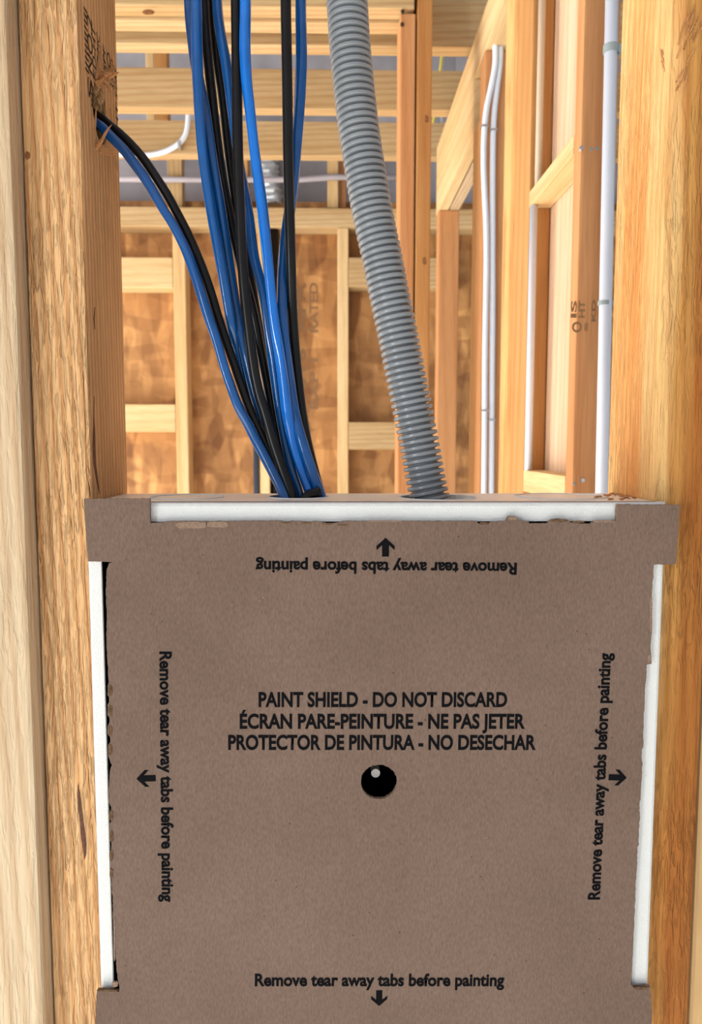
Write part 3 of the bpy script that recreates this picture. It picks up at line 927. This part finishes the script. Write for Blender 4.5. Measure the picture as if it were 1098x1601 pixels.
cable('thin black cable hanging behind the printed blue cable', [(333.5, 13), (337, 60), (341, 100), (347, 140), (351, 172), (357, 230), (365, 290), (373, 345), (384, 400), (394, 450), (402.5, 500), (413, 565), (425, 640), (443, 715), (465, 778)],
      [(13, .558), (778, .557)], 'black', .0034, GK, 'up', lobes=False)
cable('blue cable with dark print crossing behind the straight black cable', [(340, 13), (346.5, 60), (352, 90), (358, 130), (363, 172), (369, 220), (376, 265), (389, 335), (397, 400), (407.5, 440), (416.5, 490), (426.5, 565), (432, 605), (438, 645), (446, 690), (456, 735), (470, 778)],
      [(13, .549), (400, .546), (778, .5385)], 'blue', .0034, GB, 'up')
cable('straight black cable in front, left of the bright blue one', [(369.5, 13), (370.5, 90), (371, 172), (372.5, 250), (375.5, 330), (379, 410), (386, 490), (396, 570), (405.5, 617), (414.5, 645), (427, 690), (444, 740), (457, 778)],
      [(13, .537), (490, .534), (778, .534)], 'black', .0036, GK, 'up', lobes=False)
cable('brightest blue cable, in the middle of the bundle', [(384, 13), (383, 60), (383.5, 90), (386, 130), (391, 172), (397.5, 230), (404.5, 280), (411, 330), (419, 410), (427.5, 490), (436, 545), (443, 595), (449, 645), (458, 690), (473, 740), (487, 778)],
      [(13, .534), (778, .538)], 'blue_bright', .0036, GB, 'up')
cable('blue cable at the right of the bundle, passing behind the rightmost black cable', [(470.5, 13), (471.5, 90), (470, 130), (468, 172), (463, 240), (459, 285), (453, 330), (446, 380), (442, 430), (441.5, 490), (446, 540), (452, 590), (460, 645), (472, 690), (489, 740), (503, 778)],
      [(13, .552), (430, .550), (490, .545), (600, .539), (778, .536)], 'blue', .0038, GB, 'up')
cable('rightmost black cable, hanging straight then bending behind the blue ones', [(447, 13), (448.5, 90), (449.8, 172), (450.8, 250), (452.8, 330), (455, 410), (457.5, 490), (463.5, 570), (471.5, 640), (480, 690), (491, 735), (502, 778)],
      [(13, .540), (400, .541), (490, .548), (570, .551), (778, .552)], 'black', .0036, GK, 'up', lobes=False)
cable('short dull black cable end tucked in the front of the box hole', [(500, 768), (490, 772), (477, 779)], [(767, .5262), (779, .5250)], 'black', .0034, None, None, lobes=False)

LEV = list(range(13, 779, 9))
for c in CABLES:
    xs = [(p[1], p[0]) for p in c['pts']]
    c['x'] = {y: interp(xs, y) for y in LEV if y >= xs[0][0]}
    c['y'] = {y: interp(c['depth'], y) for y in c['x']}
for it in range(40):                # keep neighbours from running through each other
    for y in LEV:
        here = [c for c in CABLES if y in c['x']]
        for i in range(len(here)):
            for j in range(i):
                a, b = here[i], here[j]
                gap = (a['r'] + b['r']) * 1.07
                dx = (a['x'][y] - b['x'][y]) / F_PX * .54 * .93
                if abs(dx) >= gap: continue
                need = math.sqrt(gap * gap - dx * dx)
                dy = a['y'][y] - b['y'][y]
                s0 = interp(a['depth'], y) - interp(b['depth'], y)
                sg = 1 if s0 >= 0 else -1
                lack = need - dy * sg
                if lack > 0:
                    a['y'][y] += sg * lack * .4; b['y'][y] -= sg * lack * .4
    for c in CABLES:                # and inside the hole
        for y in (769, 778):
            if y in c['y']:
                dx = at_z(c['x'][y], 777, ZT).x - hole_c.x
                lim = math.sqrt(max(4e-6, (r_c * .95 - c['r']) ** 2 - dx * dx))
                c['y'][y] = max(hole_c.y - lim, min(hole_c.y + lim, c['y'][y]))
        ks = sorted(c['y'])
        if len(ks) > 3:
            old = dict(c['y'])
            for k in range(1, len(ks) - 1):
                c['y'][ks[k]] = .25 * old[ks[k - 1]] + .5 * old[ks[k]] + .25 * old[ks[k + 1]]
for c in CABLES:
    if c['y']:
        ks = sorted(c['y'])
        tab = [(k, c['y'][k]) for k in ks]
    else:
        tab = c['depth']
    P = [at_y(x, y, interp(tab, y)) for x, y in c['pts']]
    if c['tail'] == 'up':
        d = (P[0] - P[1]).normalized()
        d = Vector((d.x * .12, d.y * .05, 1)).normalized()
        full = (TOPZ - P[0].z) / d.z
        P = [P[0] + d * q for q in (full, full * .7, full * .45, .20, .12, .07, .035)] + P
    elif c['tail'] == 'stud':
        q = P[0]
        P = [Vector((q.x - .0235, q.y + .001, q.z + .009)), Vector((q.x - .011, q.y, q.z + .006))] + P
    e = P[-1]
    d = (P[-1] - P[-2]).normalized()
    P += [e + Vector((d.x * .012, 0, -.025)), e + Vector((d.x * .012, .002, -.06))]
    path = smooth_path(P, .0028)
    bm = bmesh.new()
    if c['lobes']:
        tube(bm, path, c['r'], 24, twist=14.0, lobes=4, lobe_amp=.055)
    else:
        tube(bm, path, c['r'], 20)
    o = link('data_cable' if 'blue' in c['mat'] else 'coaxial_cable', bm, c['mat'], smooth=True)
    tag(o, c['label'], 'cable', c['group'])

# ================================================================ conduit
def lane(pts, y0, y1, keys=None):
    """give picture points a depth: y0 at the top to y1 at the bottom"""
    a, b = pts[0][1], pts[-1][1]
    return [(x, y, y0 + (y1 - y0) * max(0, min(1, (y - a) / (b - a)))) for x, y in pts]


cpts = [(543.5, 13), (546, 55), (550, 100), (555, 150), (561, 200), (568.5, 250), (576.5, 300), (583.5, 350), (591, 400), (606.5, 452), (621.5, 520), (637, 600), (653, 680), (664, 740), (671, 772)]
cpts = [(543.5, 13), (546, 55), (550, 100), (555, 150), (561, 200), (568.5, 250), (576.5, 300), (586, 350), (597, 400), (607, 452), (621.5, 520), (637, 600), (653, 680), (664, 740), (671, 774)]
CP = [at_y(x, y, Y) for x, y, Y in lane(cpts, .550, .5375)]
d = (CP[0] - CP[1]).normalized()
CP = [CP[0] + d * q for q in (.55, .40, .25, .15, .08, .04)] + CP
e = CP[-1]; dd = (CP[-1] - CP[-2]).normalized()
CP += [e + dd * .006]
PITCH_R = .00455
path = smooth_path(CP, PITCH_R / 14)


def ridge(s):
    f = (s / PITCH_R) % 1.0
    t = abs(f - .5) * 2
    return .0142 - .0034 * (1 / (1 + math.exp(-(t - .66) * 22))) - .0004 * t * t


bm = bmesh.new(); tube(bm, path, ridge, 40)
con = tag(link('corrugated_conduit', bm, 'conduit', smooth=True), 'grey corrugated conduit curving down into the right hole of the box', 'conduit')

# ================================================================ cardboard shield
sh = tag(empty('paint_shield', (0.5 * (XL + XR), YSH, ZB)), 'brown printed cardboard shield covering the front of the box', 'cardboard shield')
bpy.context.view_layer.update()
outer = [(131, 780), (234, 779.5), (235, 818), (272, 815), (322, 815), (440, 814.5), (447, 818), (456, 814.5), (470, 815), (480, 818.5), (490, 815), (508, 817), (512, 820), (530, 817), (536, 815),
         (700, 815), (745, 815), (750, 820), (764, 820), (768, 816), (792, 815), (794, 807.5), (808, 808), (812, 813.5), (827, 815.5), (828, 819), (857, 818), (860, 814), (872, 811), (888, 812.5), (893, 817), (908, 819), (924, 819), (928, 816), (964, 814), (965.5, 788.5),
         (1063.5, 789.5), (1061, 830), (1057.5, 882), (1023, 883), (1022, 898), (1019.5, 925), (1018, 955), (1020, 982), (1017.5, 1010), (1019, 1038), (1011.5, 1039), (1011, 1055), (1009, 1075), (1008, 1110), (1007, 1115), (1006.5, 1140), (1006, 1145), (1006.5, 1168), (1004, 1172), (1004, 1190),
         (1005, 1192), (1003.5, 1220), (1002, 1250), (1000.5, 1254), (1000, 1268), (1001, 1270), (999.5, 1295), (999, 1297), (998.8, 1312), (999.5, 1320), (997, 1325), (996.5, 1345), (997, 1350), (995.5, 1372), (994.5, 1377),
         (993.5, 1410), (992, 1440), (990.5, 1475), (989, 1505), (986.5, 1540), (992, 1545), (1017.5, 1543.5), (1019.5, 1575), (1020, 1640),
         (148, 1640), (150, 1575), (151.5, 1549), (186.5, 1551), (187, 1545), (182, 1515), (180.5, 1480), (177, 1440), (176, 1400), (174.5, 1395), (175, 1375), (172.5, 1370), (172.5, 1345), (174, 1340), (174, 1310), (171, 1305), (171.5, 1288), (174.5, 1284), (174, 1262), (170.5, 1255), (170.5, 1225), (172, 1205), (175, 1196), (172.5, 1192),
         (169.5, 1180), (169, 1165), (172.5, 1160), (172, 1152), (168.5, 1148), (168.5, 1135), (171, 1130), (171, 1122), (168.2, 1118), (168.2, 1102), (170.5, 1098), (170.5, 1090), (168, 1086), (168.5, 1072), (170, 1066), (168.5, 1040), (166.5, 1000), (167, 960), (165.5, 925), (167, 890), (170, 881), (176, 879), (137.5, 877.5), (134.5, 831)]


def jag(pts, step, amp, seed):
    rnd = random.Random(seed)
    out = []
    n = len(pts)
    for i in range(n):
        a, b = Vector(pts[i]), Vector(pts[(i + 1) % n])
        k = max(1, int((b - a).length / step))
        nrm = Vector((-(b - a).y, (b - a).x)).normalized()
        for j in range(k):
            p = a + (b - a) * (j / k)
            if j:
                p += nrm * rnd.uniform(-amp, amp)
            out.append(p)
    return out


bm = bmesh.new()
ring_o = [bm.verts.new(at_y(p.x, p.y, YSH)) for p in jag(outer, 4.0, .55, 3)]
hc2 = at_y(592.5, 1222.5, YSH)
hr = 29.3 / F_PX * YSH
rnd = random.Random(5)
ring_h = []
for k in range(90):
    a = 2 * math.pi * k / 90
    r = hr + rnd.uniform(-.00025, .00025)
    ring_h.append(bm.verts.new(hc2 + Vector((r * math.cos(a), 0, r * math.sin(a) * .985))))
edges = []
for ringv in (ring_o, ring_h):
    for i in range(len(ringv)):
        edges.append(bm.edges.new((ringv[i], ringv[(i + 1) % len(ringv)])))
bmesh.ops.triangle_fill(bm, use_beauty=True, use_dissolve=False, edges=edges)
faces = bm.faces[:]
ext = bmesh.ops.extrude_face_region(bm, geom=faces)
for v in [g for g in ext['geom'] if isinstance(g, bmesh.types.BMVert)]:
    v.co.y += .0030
bm.normal_update()
for f in bm.faces:
    ys_ = [v.co.y for v in f.verts]
    if max(ys_) - min(ys_) > .001:
        f.material_index = 1
child_at(sh, 'board', bm, ['card', 'torn'])


def flake(x, y, w, h, mat, seed, name='torn_tab', lift=.0003):
    """ragged remnant of a torn perforation, lying on the shield"""
    rnd = random.Random(seed)
    pts = []
    n = 12
    for k in range(n):
        a = 2 * math.pi * k / n
        ca, sa = math.cos(a), math.sin(a)
        q = max(abs(ca), abs(sa))
        pts.append((x + w / 2 * ca / q * rnd.uniform(.8, 1.05), y + h / 2 * sa / q * rnd.uniform(.8, 1.05)))
    b = bmesh.new()
    f = b.faces.new([b.verts.new(at_y(px, py, YSH - lift)) for px, py in pts])
    e = bmesh.ops.extrude_face_region(b, geom=[f])
    for v in [g for g in e['geom'] if isinstance(g, bmesh.types.BMVert)]:
        v.co.y += lift + .0008
    return child_at(sh, name, b, mat)


for i, y in enumerate([1080, 1111, 1142, 1172, 1275, 1307, 1338, 1366]):
    flake(172.5 + (i > 3) * 1.5, y, 6, 17, 'torn_dark', i)
for i, (x, y, w, h, mat) in enumerate([(447, 817, 16, 3, 'torn_dark'), (480, 817.5, 16, 3, 'torn_dark'), (512, 819, 18, 3, 'torn_dark'), (536, 821, 18, 2.5, 'torn_dark'), (757, 818, 14, 3, 'torn_dark'),
                                       (802, 810.5, 15, 6, 'torn'), (875, 814, 26, 5, 'torn_dark'), (905, 816, 20, 3.5, 'torn_dark'), (944, 815, 36, 3.5, 'torn'), (180, 1539, 10, 9, 'torn'),
                                       (168, 1549, 32, 3.5, 'torn_dark'), (1004, 1545.5, 24, 4.5, 'torn_dark'), (298, 821, 50, 12, 'torn'), (340, 820, 36, 10, 'torn'), (600, 815, 60, 2, 'torn'), (1018.5, 960, 4, 60, 'torn'), (1015.5, 1030, 6, 14, 'torn'), (179, 1470, 3, 70, 'torn')]):
    flake(x, y, w, h, mat, 40 + i)
for i, (x, y) in enumerate([(412, 934), (406, 940), (363, 946), (380, 1075), (760, 1310)]):
    flake(x, y, 3.4, 2.6, 'torn', 80 + i, name='paper_fleck')

# printed lettering


def line(body, xa, xb, base_y, cap_y, **k):
    a, b = at_y(xa, base_y, YSH), at_y(xb, base_y, YSH)
    cap = at_y((xa + xb) / 2, cap_y, YSH).z - at_y((xa + xb) / 2, base_y, YSH).z
    return lettering('printed_line', body, a, b - a, (b - a).cross(Vector((0, 1, 0))), (b - a).length, cap, 'ink', sh, **k)


line('PAINT SHIELD - DO NOT DISCARD', 404.5, 793, 1104.5, 1083)
line('\u00c9CRAN PARE-PEINTURE - NE PAS JETER', 375, 821, 1138.5, 1117)
line('PROTECTOR DE PINTURA - NO DESECHAR', 357, 838, 1171.5, 1150)
MSG = 'Remove tear away tabs before painting'
line(MSG, 398.5, 788.5, 1541, 1523)


def line_free(body, p_start, p_end, p_cap, weight=.034):
    a, b, c = (at_y(*p, YSH) for p in (p_start, p_end, p_cap))
    d = (b - a).normalized()
    u = d.cross(Vector((0, 1, 0)))
    cap = abs((c - a).dot(u))
    return lettering('printed_line', body, a, d, u, (b - a).length, cap, 'ink', sh, weight=weight)


line_free(MSG, (808.5, 880.5), (400, 877.5), (808.5, 898))
line_free(MSG, (250, 1018.5), (254, 1410), (268, 1018.5))
line_free(MSG, (937.5, 1406.5), (955, 1021), (920, 1406.5))


def arrow(px, py, ang, w, l):
    """block arrow; centre px,py; ang 0 = up"""
    shape = [(0, .5), (.5, .06), (.5, -.16), (.19, .10), (.19, -.5), (-.19, -.5), (-.19, .10), (-.5, -.16), (-.5, .06)]
    c = at_y(px, py, YSH)
    k = YSH / F_PX
    ca, sa = math.cos(ang), math.sin(ang)
    pts = []
    for x, y in shape:
        x, y = x * w * k, y * l * k
        pts.append(c + Vector((x * ca - y * sa, -.00015, x * sa + y * ca)))
    return polygon_part('arrow_mark', pts, 'ink', sh)


arrow(603, 855.5, 0, 29, 30)
arrow(593, 1560.5, math.pi, 27, 28)
arrow(228.5, 1217, math.pi / 2 + .03, 28, 31)
arrow(966, 1215.5, -math.pi / 2 - .04, 27, 30)
